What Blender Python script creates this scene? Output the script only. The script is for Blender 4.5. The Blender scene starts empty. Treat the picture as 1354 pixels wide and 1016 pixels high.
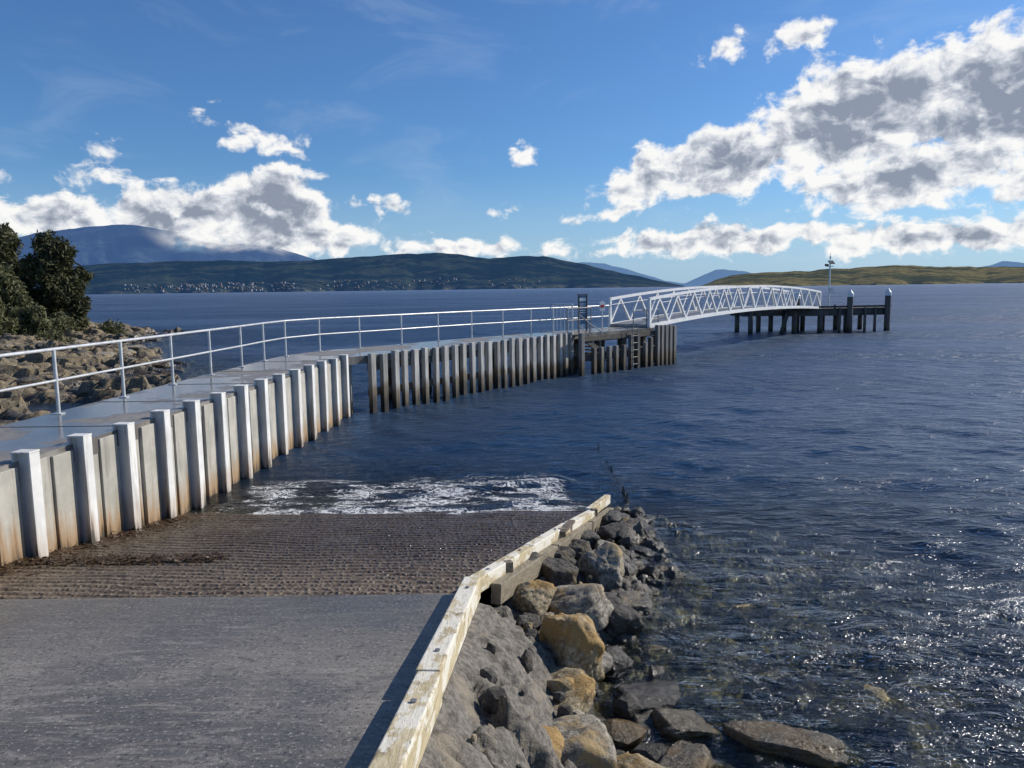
import bpy, bmesh, math, random
import numpy as np
from mathutils import Vector, Matrix
random.seed(4); rng=np.random.default_rng(4)
scene=bpy.context.scene
scene.view_settings.view_transform='Standard'; scene.view_settings.look='None'; scene.view_settings.exposure=0
SUN_AZ=math.radians(66); SUN_EL=math.radians(33)

# ---------------------------------------------------------------- noise
def _h(ix,iy,seed):
    n=(ix.astype(np.int64)*374761393+iy.astype(np.int64)*668265263+seed*1442695041)&0xffffffff
    n=((n^(n>>13))*1274126177)&0xffffffff
    n=(n^(n>>16))
    return (n&0xffff)/65535.0
def vnoise(x,y,seed=0):
    x=np.asarray(x,float); y=np.asarray(y,float)
    ix=np.floor(x); iy=np.floor(y); fx=x-ix; fy=y-iy
    fx=fx*fx*(3-2*fx); fy=fy*fy*(3-2*fy)
    a=_h(ix,iy,seed); b=_h(ix+1,iy,seed); c=_h(ix,iy+1,seed); d=_h(ix+1,iy+1,seed)
    return (a*(1-fx)+b*fx)*(1-fy)+(c*(1-fx)+d*fx)*fy
def fbm(x,y,o=5,seed=0,g=.5):
    s=0;a=1;t=0
    for i in range(o):
        s=s+a*vnoise(np.asarray(x)*2**i+17.3*i,np.asarray(y)*2**i+5.1*i,seed+i); t+=a; a*=g
    return s/t
def sst(a,b,x):
    t=np.clip((x-a)/(b-a),0,1); return t*t*(3-2*t)
def cells(x,y,s,seed):
    x=np.asarray(x,float)*s;y=np.asarray(y,float)*s; ix=np.floor(x);iy=np.floor(y); d1=np.full(x.shape,9.);hv=np.zeros(x.shape);d2=np.full(x.shape,9.)
    for i in(-1,0,1):
        for j in(-1,0,1):
            a=ix+i;b=iy+j; px=a+_h(a,b,seed);py=b+_h(a,b,seed+7); d=np.hypot(x-px,y-py); h=_h(a,b,seed+3)+ (_h(a,b,seed+4)-.5)*1.2*(x-px)+(_h(a,b,seed+5)-.5)*1.2*(y-py)
            n_=d<d1; d2=np.where(n_,d1,np.minimum(d2,d)); hv=np.where(n_,h,hv); d1=np.where(n_,d,d1)
    return hv,d2-d1

# ---------------------------------------------------------------- geometry helpers
def link(o,parent=None):
    scene.collection.objects.link(o)
    if parent: o.parent=parent
    return o
def empty(name):
    e=bpy.data.objects.new(name,None); return link(e)
def grid_obj(name,X,Y,Z,mat,parent=None,smooth=True,attrs=None,mats=None,fidx=None):
    r,c=X.shape
    me=bpy.data.meshes.new(name)
    co=np.stack([X,Y,Z],-1).reshape(-1,3).astype(np.float32)
    me.vertices.add(r*c); me.vertices.foreach_set('co',co.ravel())
    i=np.arange((r-1)*c).reshape(r-1,c)[:,:-1]
    q=np.stack([i,i+1,i+c+1,i+c],-1).reshape(-1,4)
    n=len(q)
    me.loops.add(n*4); me.loops.foreach_set('vertex_index',q.ravel().astype(np.int32))
    me.polygons.add(n); me.polygons.foreach_set('loop_start',(np.arange(n)*4).astype(np.int32))
    try: me.polygons.foreach_set('loop_total',np.full(n,4,np.int32))
    except Exception: pass
    me.update(calc_edges=True)
    me.polygons.foreach_set('use_smooth',np.full(n,smooth))
    if attrs:
        for k,v in attrs.items():
            a=me.attributes.new(k,'FLOAT','POINT'); a.data.foreach_set('value',v.astype(np.float32).ravel())
    for m in (mats or [mat]): me.materials.append(m)
    if fidx is not None: me.polygons.foreach_set('material_index',fidx.astype(np.int32).ravel())
    o=bpy.data.objects.new(name,me); return link(o,parent)

class MB:
    def __init__(s): s.v=[];s.f=[];s.m=[];s.sm=[]
    def add(s,vs,fs,m=0,sm=False):
        b=len(s.v); s.v+= [tuple(v) for v in vs]
        for f in fs: s.f.append([b+i for i in f]); s.m.append(m); s.sm.append(sm)
    def hexa(s,p,m=0):
        s.add(p,[(0,3,2,1),(4,5,6,7),(0,1,5,4),(1,2,6,5),(2,3,7,6),(3,0,4,7)],m)
    def box(s,c,size,rz=0,m=0,j=0):
        x,y,z=[k/2 for k in size]; cs,sn=math.cos(rz),math.sin(rz)
        ps=[]
        for dz in(-z,z):
            for dx,dy in((-x,-y),(x,-y),(x,y),(-x,y)):
                ps.append((c[0]+dx*cs-dy*sn+random.uniform(-j,j),c[1]+dx*sn+dy*cs+random.uniform(-j,j),c[2]+dz))
        s.hexa(ps,m)
    def beam(s,p0,p1,w,h,m=0,up=(0,0,1)):
        p0=Vector(p0);p1=Vector(p1);d=(p1-p0).normalized();u=Vector(up)
        sx=d.cross(u).normalized(); uu=sx.cross(d)
        a=[p0-sx*w/2-uu*h/2,p0+sx*w/2-uu*h/2,p0+sx*w/2+uu*h/2,p0-sx*w/2+uu*h/2]
        b=[q+(p1-p0) for q in a]
        s.add(a+b,[(0,1,2,3),(7,6,5,4),(0,4,5,1),(1,5,6,2),(2,6,7,3),(3,7,4,0)],m)
    def tube(s,p0,p1,r,n=10,m=0,r2=None):
        p0=Vector(p0);p1=Vector(p1);d=(p1-p0).normalized()
        r2=r if r2 is None else r2
        a=Vector((0,0,1)) if abs(d.z)<.9 else Vector((1,0,0))
        x=d.cross(a).normalized(); y=d.cross(x)
        vs=[]
        for p,rr in((p0,r),(p1,r2)):
            for i in range(n):
                t=2*math.pi*i/n; vs.append(p+x*math.cos(t)*rr+y*math.sin(t)*rr)
        s.add(vs,[(i,(i+1)%n,n+(i+1)%n,n+i) for i in range(n)],m,True)
        s.add(vs[:n],[tuple(range(n))[::-1]],m); s.add(vs[n:],[tuple(range(n))],m)
    def obj(s,name,mats,parent=None,bevel=0):
        me=bpy.data.meshes.new(name); me.from_pydata(s.v,[],s.f)
        for m in mats: me.materials.append(m)
        me.polygons.foreach_set('material_index',s.m); me.polygons.foreach_set('use_smooth',s.sm)
        bm=bmesh.new(); bm.from_mesh(me); bmesh.ops.recalc_face_normals(bm,faces=bm.faces); bm.to_mesh(me); bm.free()
        o=bpy.data.objects.new(name,me); link(o,parent)
        if bevel:
            b=o.modifiers.new('bevel','BEVEL'); b.width=bevel; b.segments=2; b.limit_method='ANGLE'
        return o

# ---------------------------------------------------------------- materials
class NT:
    def __init__(s,nt): s.nt=nt; s.N=nt.nodes; s.L=nt.links
    def n(s,t,**k):
        x=s.N.new(t)
        for a,b in k.items(): setattr(x,a,b)
        return x
    def set(s,sock,v):
        if isinstance(v,bpy.types.NodeSocket): s.L.new(v,sock)
        else: sock.default_value=v
    def m(s,op,a,b=0,c=0,clamp=False):
        x=s.n('ShaderNodeMath',operation=op); x.use_clamp=clamp
        s.set(x.inputs[0],a); s.set(x.inputs[1],b); s.set(x.inputs[2],c); return x.outputs[0]
    def vm(s,op,a,b=(0,0,0)):
        x=s.n('ShaderNodeVectorMath',operation=op); s.set(x.inputs[0],a); s.set(x.inputs[1],b); return x
    def mr(s,v,a,b,c=0,d=1,smooth=True):
        x=s.n('ShaderNodeMapRange'); x.interpolation_type='SMOOTHSTEP' if smooth else 'LINEAR'
        s.set(x.inputs[0],v); x.inputs[1].default_value=a;x.inputs[2].default_value=b;x.inputs[3].default_value=c;x.inputs[4].default_value=d
        return x.outputs[0]
    def noise(s,vec,scale,detail=6,rough=.55,dist=0,dim='3D'):
        x=s.n('ShaderNodeTexNoise'); x.noise_dimensions=dim; s.L.new(vec,x.inputs['Vector'])
        x.inputs['Scale'].default_value=scale;x.inputs['Detail'].default_value=detail;x.inputs['Roughness'].default_value=rough;x.inputs['Distortion'].default_value=dist
        return x.outputs[0]
    def mix(s,f,a,b,bt='MIX'):
        x=s.n('ShaderNodeMix',data_type='RGBA',blend_type=bt)
        s.set(x.inputs[0],f); s.set(x.inputs[6],a if not isinstance(a,tuple) else (*a[:3],1)); s.set(x.inputs[7],b if not isinstance(b,tuple) else (*b[:3],1)); return x.outputs[2]
    def mapping(s,vec,scale=(1,1,1),loc=(0,0,0),rot=(0,0,0),typ='POINT'):
        x=s.n('ShaderNodeMapping',vector_type=typ); s.L.new(vec,x.inputs[0])
        x.inputs['Location'].default_value=loc;x.inputs['Rotation'].default_value=rot;x.inputs['Scale'].default_value=scale; return x.outputs[0]
    def bump(s,h,st,dist,normal=None):
        x=s.n('ShaderNodeBump'); s.set(x.inputs['Height'],h); s.set(x.inputs['Strength'],st); x.inputs['Distance'].default_value=dist
        if normal: s.L.new(normal,x.inputs['Normal'])
        return x.outputs[0]
def newmat(name):
    m=bpy.data.materials.new(name); m.use_nodes=True
    t=NT(m.node_tree); p=t.N['Principled BSDF']; 
    g=t.n('ShaderNodeNewGeometry'); t.pos=g.outputs['Position']; t.geo=g
    x=t.n('ShaderNodeSeparateXYZ'); t.L.new(t.pos,x.inputs[0]); t.x,t.y,t.z=x.outputs
    t.p=p; t.out=t.N['Material Output']
    return m,t
def simple(name,c1,c2,scale=3,rough=.7,bs=.3,bd=.01,metal=0,rr=.1,detail=5,c3=None):
    m,t=newmat(name)
    n=t.noise(t.pos,scale,detail,.62); n2=t.noise(t.pos,scale*6,4,.6)
    col=t.mix(t.mr(n,.35,.65),c1,c2)
    if c3: col=t.mix(t.mr(n2,.52,.7),col,c3)
    t.L.new(col,t.p.inputs['Base Color'])
    t.set(t.p.inputs['Roughness'],t.mr(n2,.3,.7,rough-rr,rough+rr)); t.p.inputs['Metallic'].default_value=metal
    t.L.new(t.bump(n2,bs,bd),t.p.inputs['Normal'])
    return m

def mat_slab():
    m,t=newmat('slab_concrete')
    n=t.noise(t.pos,.7,7,.62,0,'2D'); n2=t.noise(t.pos,9,7,.65,0,'2D'); n3=t.noise(t.mapping(t.pos,(1.3,6,2),rot=(0,0,.10)),1.9,7,.7,.6,'2D'); n4=t.noise(t.pos,80,2,.5,0,'2D')
    col=t.mix(t.mr(n,.35,.66),(.085,.077,.070),(.20,.185,.165))
    col=t.mix(t.m('MULTIPLY',t.mr(n3,.47,.68),.6),col,(.28,.255,.225))
    col=t.mix(t.mr(n2,.55,.72,0,.8),col,(.065,.06,.055))
    damp=t.mr(t.m('ADD',t.y,t.m('MULTIPLY',n,3.2)),6.3,7.7); col=t.mix(t.m('MULTIPLY',damp,.5),col,(.070,.062,.054))
    spk=t.noise(t.pos,38,3,.6,0,'2D')
    col=t.mix(t.mr(spk,.62,.68),col,(.03,.028,.025)); col=t.mix(t.mr(spk,.36,.31),col,(.33,.31,.28))
    t.L.new(col,t.p.inputs['Base Color'])
    t.set(t.p.inputs['Roughness'],t.m('SUBTRACT',t.mr(n,.38,.6,.30,.62),t.m('MULTIPLY',damp,.14)))
    b=t.bump(n4,.5,.005); b=t.bump(n3,.6,.012,b); b=t.bump(n2,.5,.012,b)
    t.L.new(b,t.p.inputs['Normal']); return m
def mat_groove():
    m,t=newmat('grooved_concrete')
    n=t.noise(t.pos,1.3,7,.65,0,'2D'); n2=t.noise(t.pos,22,4,.6,0,'2D'); n3=t.noise(t.pos,7,5,.6,0,'2D')
    col=t.mix(t.mr(n,.3,.7),(.085,.058,.036),(.185,.138,.09))
    col=t.mix(t.mr(n2,.5,.68),col,(.27,.215,.15))
    col=t.mix(t.mr(n3,.56,.72),col,(.035,.026,.018))
    wet=t.mr(t.m('ADD',t.y,t.m('MULTIPLY',n,2.0)),7.4,10.4); col=t.mix(t.m('MULTIPLY',wet,.66),col,(.048,.030,.016))
    t.L.new(col,t.p.inputs['Base Color'])
    t.set(t.p.inputs['Roughness'],t.mr(wet,0,1,.5,.13,False))
    v=t.n('ShaderNodeTexVoronoi',voronoi_dimensions='2D'); t.L.new(t.pos,v.inputs['Vector']); v.inputs['Scale'].default_value=16
    b=t.bump(n2,.7,.013); b=t.bump(t.mr(v.outputs['Distance'],0,.45,1,0),.7,.016,b)
    t.L.new(b,t.p.inputs['Normal']); return m
def mat_wall(name,a,b_,st=1):
    m,t=newmat(name)
    n=t.noise(t.pos,1.6,6,.65); n2=t.noise(t.pos,30,4,.6); n3=t.noise(t.mapping(t.pos,(6,6,.7)),1.5,6,.6)
    col=t.mix(t.mr(n,.35,.65),a,b_)
    col=t.mix(t.m('MULTIPLY',t.mr(n3,.5,.72),.6),col,(.14,.13,.12))
    h=t.m('ADD',t.z,t.m('MULTIPLY',t.m('SUBTRACT',n3,.5),-1.1))
    h=t.m('SUBTRACT',h,t.m('MAXIMUM',t.m('SUBTRACT',1.77,t.m('MULTIPLY',t.y,.15)),0))
    rust=t.mr(h,.05,.6,1,0)
    col=t.mix(t.m('MULTIPLY',rust,.8*st),col,(.30,.165,.055))
    alg=t.mr(h,-.1,.16,1,0)
    col=t.mix(t.m('MULTIPLY',alg,.9),col,(.03,.027,.02))
    t.L.new(col,t.p.inputs['Base Color']); t.p.inputs['Roughness'].default_value=.7
    t.L.new(t.bump(n2,.4,.006),t.p.inputs['Normal']); return m
def mat_pile(name,a,b_,tide=.4):
    m,t=newmat(name)
    n=t.noise(t.mapping(t.pos,(5,5,.6)),1.7,6,.65); n2=t.noise(t.pos,25,4,.6)
    col=t.mix(t.mr(n,.35,.65),a,b_)
    h=t.m('ADD',t.z,t.m('MULTIPLY',t.m('SUBTRACT',n,.5),1.2))
    col=t.mix(t.mr(h,tide,tide+.35,.9,0),col,(.11,.08,.045))
    col=t.mix(t.mr(h,tide-.35,tide,.95,0),col,(.018,.017,.014))
    t.L.new(col,t.p.inputs['Base Color']); t.p.inputs['Roughness'].default_value=.7
    t.L.new(t.bump(n2,.4,.008),t.p.inputs['Normal']); return m
def mat_deck():
    m,t=newmat('deck_concrete')
    n=t.noise(t.pos,.55,7,.6,0,'2D'); n2=t.noise(t.pos,8,7,.6,0,'2D')
    col=t.mix(t.mr(n,.35,.65),(.12,.11,.10),(.24,.225,.205)); col=t.mix(t.mr(n2,.5,.8),col,(.09,.09,.09))
    t.L.new(col,t.p.inputs['Base Color']); t.set(t.p.inputs['Roughness'],t.mr(n,.46,.56,.16,.65))
    t.L.new(t.bump(n2,.15,.006),t.p.inputs['Normal']); return m
def mat_timber(name,a,b_,paint=None):
    m,t=newmat(name)
    n=t.noise(t.mapping(t.pos,(30,1.4,30)),1.2,6,.7); n2=t.noise(t.pos,5,6,.65)
    col=t.mix(t.mr(n,.35,.65),a,b_)
    col=t.mix(t.mr(n2,.54,.7,0,.75),col,(.09,.07,.045))
    if paint: col=t.mix(t.mr(t.noise(t.mapping(t.pos,(1.5,.6,1.5)),3,7,.7),.48,.54,0,.9),col,paint)
    col=t.mix(t.mr(n,.64,.7,0,.8),col,(.04,.032,.02))
    t.L.new(col,t.p.inputs['Base Color']); t.p.inputs['Roughness'].default_value=.7
    b=t.bump(n,.7,.012); t.L.new(t.bump(n2,.4,.015,b),t.p.inputs['Normal']); return m
def mat_rock(name,base,dark,ochre,am=.5,uw=(.22,.17,.065),wl=.18,wa=.15):
    m,t=newmat(name)
    n=t.noise(t.pos,3.2,7,.65); n2=t.noise(t.pos,18,7,.72); n3=t.noise(t.pos,2.6,5,.6)
    col=t.mix(t.mr(n2,.38,.62),dark,base)
    col=t.mix(t.mr(n3,.62-am*.3,.74-am*.3),col,ochre)
    col=t.mix(t.mr(n,.54,.68,0,.8),col,dark)
    col=t.mix(t.mr(n2,.6,.68,0,.6),col,(base[0]*1.3,base[1]*1.3,base[2]*1.25))
    wet=t.mr(t.m('ADD',t.z,t.m('MULTIPLY',n,wa)),wl-.06,wl+.06+wa*.3,1,0)
    dk=t.m('MULTIPLY',wet,.75)
    col=t.mix(dk,col,(.018,.015,.010))
    und=t.mr(t.z,.0,-.08,0,1)
    col=t.mix(und,col,t.mix(t.mr(n,.42,.58),(.030,.030,.014),uw))
    t.L.new(col,t.p.inputs['Base Color']); t.set(t.p.inputs['Roughness'],t.mr(wet,0,1,.8,.22,False))
    b=t.bump(n2,.8,.035); t.L.new(t.bump(n,.7,.07,b),t.p.inputs['Normal']); return m
def mat_hill(name,cols,haze,hf,sc=.004,fog=False):
    m,t=newmat(name)
    n=t.noise(t.mapping(t.pos,(1,1,2.5)),sc,8,.65); n2=t.noise(t.pos,sc*7,6,.65)
    col=t.mix(t.mr(n,.5,.56),cols[0],cols[1]); col=t.mix(t.mr(n2,.5,.6,0,.8),col,cols[2])
    if len(cols)>3:
        lo=t.m('MULTIPLY',t.mr(t.m('ADD',t.z,t.m('MULTIPLY',n,60)),cols[4],cols[5],1,0),t.mr(t.noise(t.pos,sc*2.3,6,.6),.47,.56))
        col=t.mix(lo,col,cols[3])
    t.L.new(col,t.p.inputs['Base Color']); t.p.inputs['Roughness'].default_value=1; t.p.inputs['Specular IOR Level'].default_value=0
    e=t.n('ShaderNodeEmission'); e.inputs[0].default_value=(*haze,1)  # aerial haze painted in: bluish emission blended over the surface colour
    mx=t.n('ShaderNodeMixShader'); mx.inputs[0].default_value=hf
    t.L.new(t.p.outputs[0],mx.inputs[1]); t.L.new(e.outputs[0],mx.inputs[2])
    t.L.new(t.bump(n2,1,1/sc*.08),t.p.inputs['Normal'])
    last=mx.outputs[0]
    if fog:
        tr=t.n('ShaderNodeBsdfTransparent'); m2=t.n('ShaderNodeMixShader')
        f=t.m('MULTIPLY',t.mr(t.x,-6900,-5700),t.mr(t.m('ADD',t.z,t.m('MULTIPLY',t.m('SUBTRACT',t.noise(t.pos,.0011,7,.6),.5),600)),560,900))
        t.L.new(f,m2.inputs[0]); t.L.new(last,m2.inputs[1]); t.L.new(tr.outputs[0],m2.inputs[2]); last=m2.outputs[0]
    t.L.new(last,t.out.inputs[0]); return m
def mat_leaf(name,a,b_):
    m,t=newmat(name)
    at=t.n('ShaderNodeAttribute',attribute_name='tone'); 
    n=t.noise(t.pos,1.1,3,.6)
    col=t.mix(at.outputs['Fac'],a,b_); col=t.mix(t.mr(n,.4,.7,0,.5),col,(a[0]*.4,a[1]*.4,a[2]*.4))
    t.L.new(col,t.p.inputs['Base Color']); t.p.inputs['Roughness'].default_value=.75
    tl=t.n('ShaderNodeBsdfTranslucent'); t.L.new(col,tl.inputs[0]); mx=t.n('ShaderNodeMixShader'); mx.inputs[0].default_value=.25
    t.L.new(t.p.outputs[0],mx.inputs[1]); t.L.new(tl.outputs[0],mx.inputs[2]); t.L.new(mx.outputs[0],t.out.inputs[0]); return m

M_slab=mat_slab(); M_groove=mat_groove()
M_panel=mat_wall('wall_panel_concrete',(.45,.43,.38),(.33,.32,.28))
M_hpile=mat_wall('wall_post_steel',(.72,.72,.70),(.58,.58,.57),.6)
M_pile=mat_pile('pale_pile',(.48,.47,.44),(.28,.275,.265))
M_dpile=mat_pile('dark_pile',(.065,.06,.055),(.12,.11,.10))
M_mpile=mat_pile('grey_pile',(.22,.215,.205),(.13,.125,.12))
M_deck=mat_deck()
M_kerb=mat_timber('kerb_timber',(.40,.32,.18),(.58,.50,.33),(.72,.69,.60))
M_kerb2=mat_timber('old_timber',(.16,.13,.09),(.28,.24,.17))
M_dtimber=simple('dark_timber',(.045,.04,.035),(.09,.08,.07),3,.8)
M_galv=simple('galvanised_steel',(.52,.53,.54),(.66,.67,.67),6,.38,.1,.002,.35)
M_dsteel=simple('weathered_steel',(.16,.16,.16),(.24,.24,.24),6,.5,.1,.002,.3)
M_white=simple('white_paint',(.66,.67,.67),(.76,.76,.75),4,.45,.1,.002)
M_mortar=mat_rock('mortar_bank',(.22,.20,.17),(.085,.077,.066),(.25,.215,.16),.3,(.18,.14,.055))
M_rockg=mat_rock('rock_grey',(.36,.33,.27),(.12,.105,.085),(.32,.23,.11),.4)
M_rocky=mat_rock('rock_sandstone',(.42,.35,.23),(.15,.115,.065),(.37,.235,.085),.5,(.36,.27,.08))
M_rockd=mat_rock('rock_dark',(.11,.10,.088),(.035,.032,.028),(.13,.10,.055),.3)
M_shore=mat_rock('shore_sandstone',(.27,.22,.145),(.055,.046,.034),(.22,.165,.09),.45,(.10,.08,.03),.42,.55)
M_blue=simple('sign_blue',(.06,.14,.24),(.09,.19,.30),5,.4,.05,.001)
M_black=simple('black_rubber',(.02,.02,.02),(.04,.04,.04),6,.6)
M_red=simple('red_plastic',(.5,.04,.03),(.4,.03,.02),6,.4,.05,.001)
M_bark=simple('bark',(.10,.08,.06),(.18,.15,.12),6,.9,.8,.03)
M_leafd=mat_leaf('leaf_dark',(.05,.055,.022),(.14,.14,.058))
M_leafl=mat_leaf('leaf_olive',(.10,.11,.048),(.22,.21,.10))
M_weed=simple('seaweed_brown',(.04,.022,.010),(.09,.05,.02),20,.5,.5,.01)

# ---------------------------------------------------------------- layout functions
RS=.15
def rampz(y): return np.where(np.asarray(y)<.6,1.68,1.77-RS*np.asarray(y))
def wallx(y): return -5.48+(np.asarray(y)-8.5)*.067
YB=6.5
def kerbx(y):
    y=np.asarray(y,float)
    return np.where(y<YB+.05,-.545+(y-3.3)*.055,-.366+(y-YB-.05)*(1.87/5.5))
def waterx(y): return np.interp(y,[0,3,5.2,6.2,8.7,10.7,12,14,20],[.5,.58,.65,.75,1.3,1.66,1.75,1.7,1.5])
def bankh(x,y):
    k=kerbx(np.minimum(y,12.3))+.05; w=np.maximum(waterx(y),k+.25)
    h0=np.maximum(rampz(y)-.03-.2*sst(6.2,6.9,y),.03); h0=np.where(y>11.3,.05-.55*(y-11.3),h0)
    t=(x-k)/(w-k)
    z=np.where(t<1,h0*(1-np.clip(t,0,1)**1.2),-(x-w)*.19+np.minimum(h0,0))
    return np.maximum(z,-2.4)
def shoreline(y):
    return np.interp(y,[0,12,18,24.7,30,34.7,40,46,55,62,70,76,130],[-7.9,-8.4,-9.4,-11.2,-13.0,-15.0,-18.5,-22.5,-27,-29.5,-31.5,-44,-95])
def shoreh(x,y):
    x=np.asarray(x,float); y=np.asarray(y,float)
    d=shoreline(y)-x+ (fbm(x*.35,y*.35,4,9)-.5)*6.5
    base=np.where(d>0,.10+.6*sst(0,9,d)+1.1*sst(8,26,d),d*.22)
    n=(fbm(x*.22,y*.6,5,21)-.5)*1.5
    z=base+n*np.clip(d/6+.4,0.15,.75)
    wx=x+1.2*fbm(x*.5,y*.5,3,63); wy=y+1.2*fbm(x*.5+9,y*.5,3,64)
    h1,e1=cells(wx,wy*1.4,.55,171); h2,e2=cells(wx,wy*1.3,1.6,181)
    blk=(h1-.5)*.42*sst(0,.15,e1)+(h2-.5)*.20*sst(0,.25,e2)-.12*(1-sst(0,.1,e1))
    st=.26; q=np.floor(z/st); f=z/st-q
    zs=(q+sst(.72,.9,f))*st
    return np.where(d>-2.5,zs*.9+z*.1+blk*sst(-2.5,0,d)*(1-.6*sst(10,20,d)),z)+(fbm(x*1.8,y*1.8,4,31)-.5)*.13

# ---------------------------------------------------------------- ramp
ramp=empty('boat_ramp')
Y=np.linspace(-4,YB,260)[:,None]; S=np.linspace(0,1,120)[None,:]
XL=wallx(Y)-.1; XR=kerbx(Y)
X=XL+(XR-XL)*S; YY=Y+0*S
Z=rampz(YY)+(fbm(X*.8,YY*.8,3,3)-.5)*.012
wobb=(fbm(X[-1:]*2.5,X[-1:]*0,3,15)-.5)*.03
YY[-1:]+=wobb
X=np.vstack([X,X[-1:]]);YY=np.vstack([YY,YY[-1:]+.004]);Z=np.vstack([Z,Z[-1:]-.15])
grid_obj('slab',X,YY,Z,M_slab,ramp)
Y=np.concatenate([np.linspace(YB-.1,13,520),np.linspace(13.1,26,60)])[:,None]; S=np.linspace(0,1,150)[None,:]
XL=wallx(Y)-.1; XR=kerbx(np.minimum(Y,12.5)); X=XL+(XR-XL)*S; YY=Y+0*S
ph=(YY+X*.10+.03*np.sin(X*1.7)+.04*fbm(X*1.5,YY*.8,3,6))/.15; fr=ph-np.floor(ph)
gro=.024*sst(.0,.3,fr)*sst(1.0,.62,fr)
gro=gro*(.3+1.1*fbm(X*1.5,YY*2.5,3,5))
Z=1.77-RS*YY-.035+gro+(fbm(X*1.2,YY*1.2,3,8)-.5)*.04
grid_obj('grooved_slab',X,YY,Z,M_groove,ramp)

# ---------------------------------------------------------------- timber kerb
kerb=empty('timber_kerb'); mb=MB(); mb2=MB()
ys=[-3,-.6,1.8,4.15,6.52]
for i,(a,b) in enumerate(zip(ys[:-1],ys[1:])):
    o=[0,0,.008,-.004][i]
    mb.beam((float(kerbx(a))+o,a+.008,float(rampz(a))+.055),(float(kerbx(b))+o,b-.008,float(rampz(b))+.055),.145,.19)
nb=[6.55,8.1,9.6,10.9,12.15]
for i,(a,b) in enumerate(zip(nb[:-1],nb[1:])):
    o=[0,.0,.025,-.02][i]; w=[.12,.115,.12,.10][i]
    mb.beam((float(kerbx(a))+o,a+.01,float(rampz(a))+.055),(float(kerbx(b))+o,b-.01,float(rampz(b))+.055+[0,0,-.02,.05][i]),w,.14)
for i,(a,b) in enumerate([(6.75,8.6),(8.65,10.3),(10.35,11.7)]):
    mb2.beam((float(kerbx(a))+.125,a,float(rampz(a))-.075),(float(kerbx(b))+.125,b,float(rampz(b))-.075),.10,.19)
    mb2.box((float(kerbx(a))+.24,a+.5,float(rampz(a))-.17),(.08,.08,.45),.3)
for y in (2.2,3.7,4.5,6.1,6.9,7.8,9.1):
    zt=float(rampz(y))+(.148 if y<6.5 else .122)
    mb2.tube((float(kerbx(y)),y,zt),(float(kerbx(y)),y,zt+.014),.018,8,1)
mb2.box((float(kerbx(9.3))+.09,9.3,float(rampz(9.3))+.125),(.09,.5,.03),-.33,2)
mb.obj('top_beams',[M_kerb],kerb,.01); mb2.obj('lower_beams',[M_kerb2,M_dsteel,M_bark],kerb,.008)

# ---------------------------------------------------------------- rubble bank
X,YY=np.meshgrid(np.linspace(-.75,8,420),np.linspace(-4,17,760))
k=kerbx(np.minimum(YY,12.3))
Xs=np.maximum(X,k+.04)
wx_=Xs+.25*fbm(Xs*2,YY*2,3,61); wy_=YY+.25*fbm(Xs*2+9,YY*2,3,62)
h1,e1=cells(wx_,wy_,2.6,71); h2,e2=cells(wx_,wy_,6.5,81)
lump=(fbm(Xs*3,YY*3,6,41,.6)-.5)
blk=(h1-.5)*.16*sst(0,.25,e1)+(h2-.5)*.07*sst(0,.3,e2)-.05*(1-sst(0,.12,e1))
damp=np.clip((Xs-k)/.25,.1,1); msk=.4+.6*sst(.42,.6,fbm(Xs*.9,YY*.9,3,55)); msk=np.where(YY>6.5,1,msk)
Z=bankh(Xs,YY)+(lump*.28+blk*msk*1.3)*damp
Z=np.where(X<k+.04,Z-.02,Z)
grid_obj('rubble_bank',Xs,YY,Z,M_mortar)

# ---------------------------------------------------------------- rocks
def rock(name,c,r,mat,seed,rz=0,parent=None,sub=5,cuts=9):
    rg=np.random.default_rng(seed)
    bm=bmesh.new(); bmesh.ops.create_icosphere(bm,subdivisions=sub,radius=1)
    co=np.array([v.co[:] for v in bm.verts]); n=co.copy()
    base=np.array([[1,0,0],[-1,0,0],[0,1,0],[0,-1,0],[0,0,1],[0,0,-1]],float)+rg.normal(0,.22,(6,3))
    pl=np.vstack([base,rg.normal(size=(cuts,3))]); pl/=np.linalg.norm(pl,axis=1)[:,None]
    dd=np.concatenate([rg.uniform(.62,.78,6),rg.uniform(.74,.95,cuts)])
    k=26.; acc=np.exp(-k*1.15)*np.ones(len(co))
    for p,d in zip(pl,dd):
        dt=n@p; lim=np.where(dt>1e-3,d/np.maximum(dt,1e-3),9); acc+=np.exp(-k*np.minimum(lim,3))
    sc=-np.log(acc)/k*1.12
    nz=fbm(n[:,0]*2.3+n[:,2]*1.7+seed,n[:,1]*2.3-n[:,2]*1.1,6,seed,.6)-.5
    rg2=np.abs(fbm(n[:,0]*1.6-n[:,2]*1.2+seed*2,n[:,1]*1.6+n[:,2]*1.9,4,seed+50)-.5)
    co=n*(sc*(1+nz*.26-.25*np.clip(.09-rg2,0,1)*3))[:,None]*np.array(r)
    for v,p in zip(bm.verts,co): v.co=p
    me=bpy.data.meshes.new(name); bm.to_mesh(me); bm.free()
    me.polygons.foreach_set('use_smooth',[True]*len(me.polygons)); me.materials.append(mat)
    o=bpy.data.objects.new(name,me); o.location=c; o.rotation_euler=(rg.uniform(-.25,.25),rg.uniform(-.25,.25),rz); return link(o,parent)
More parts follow.
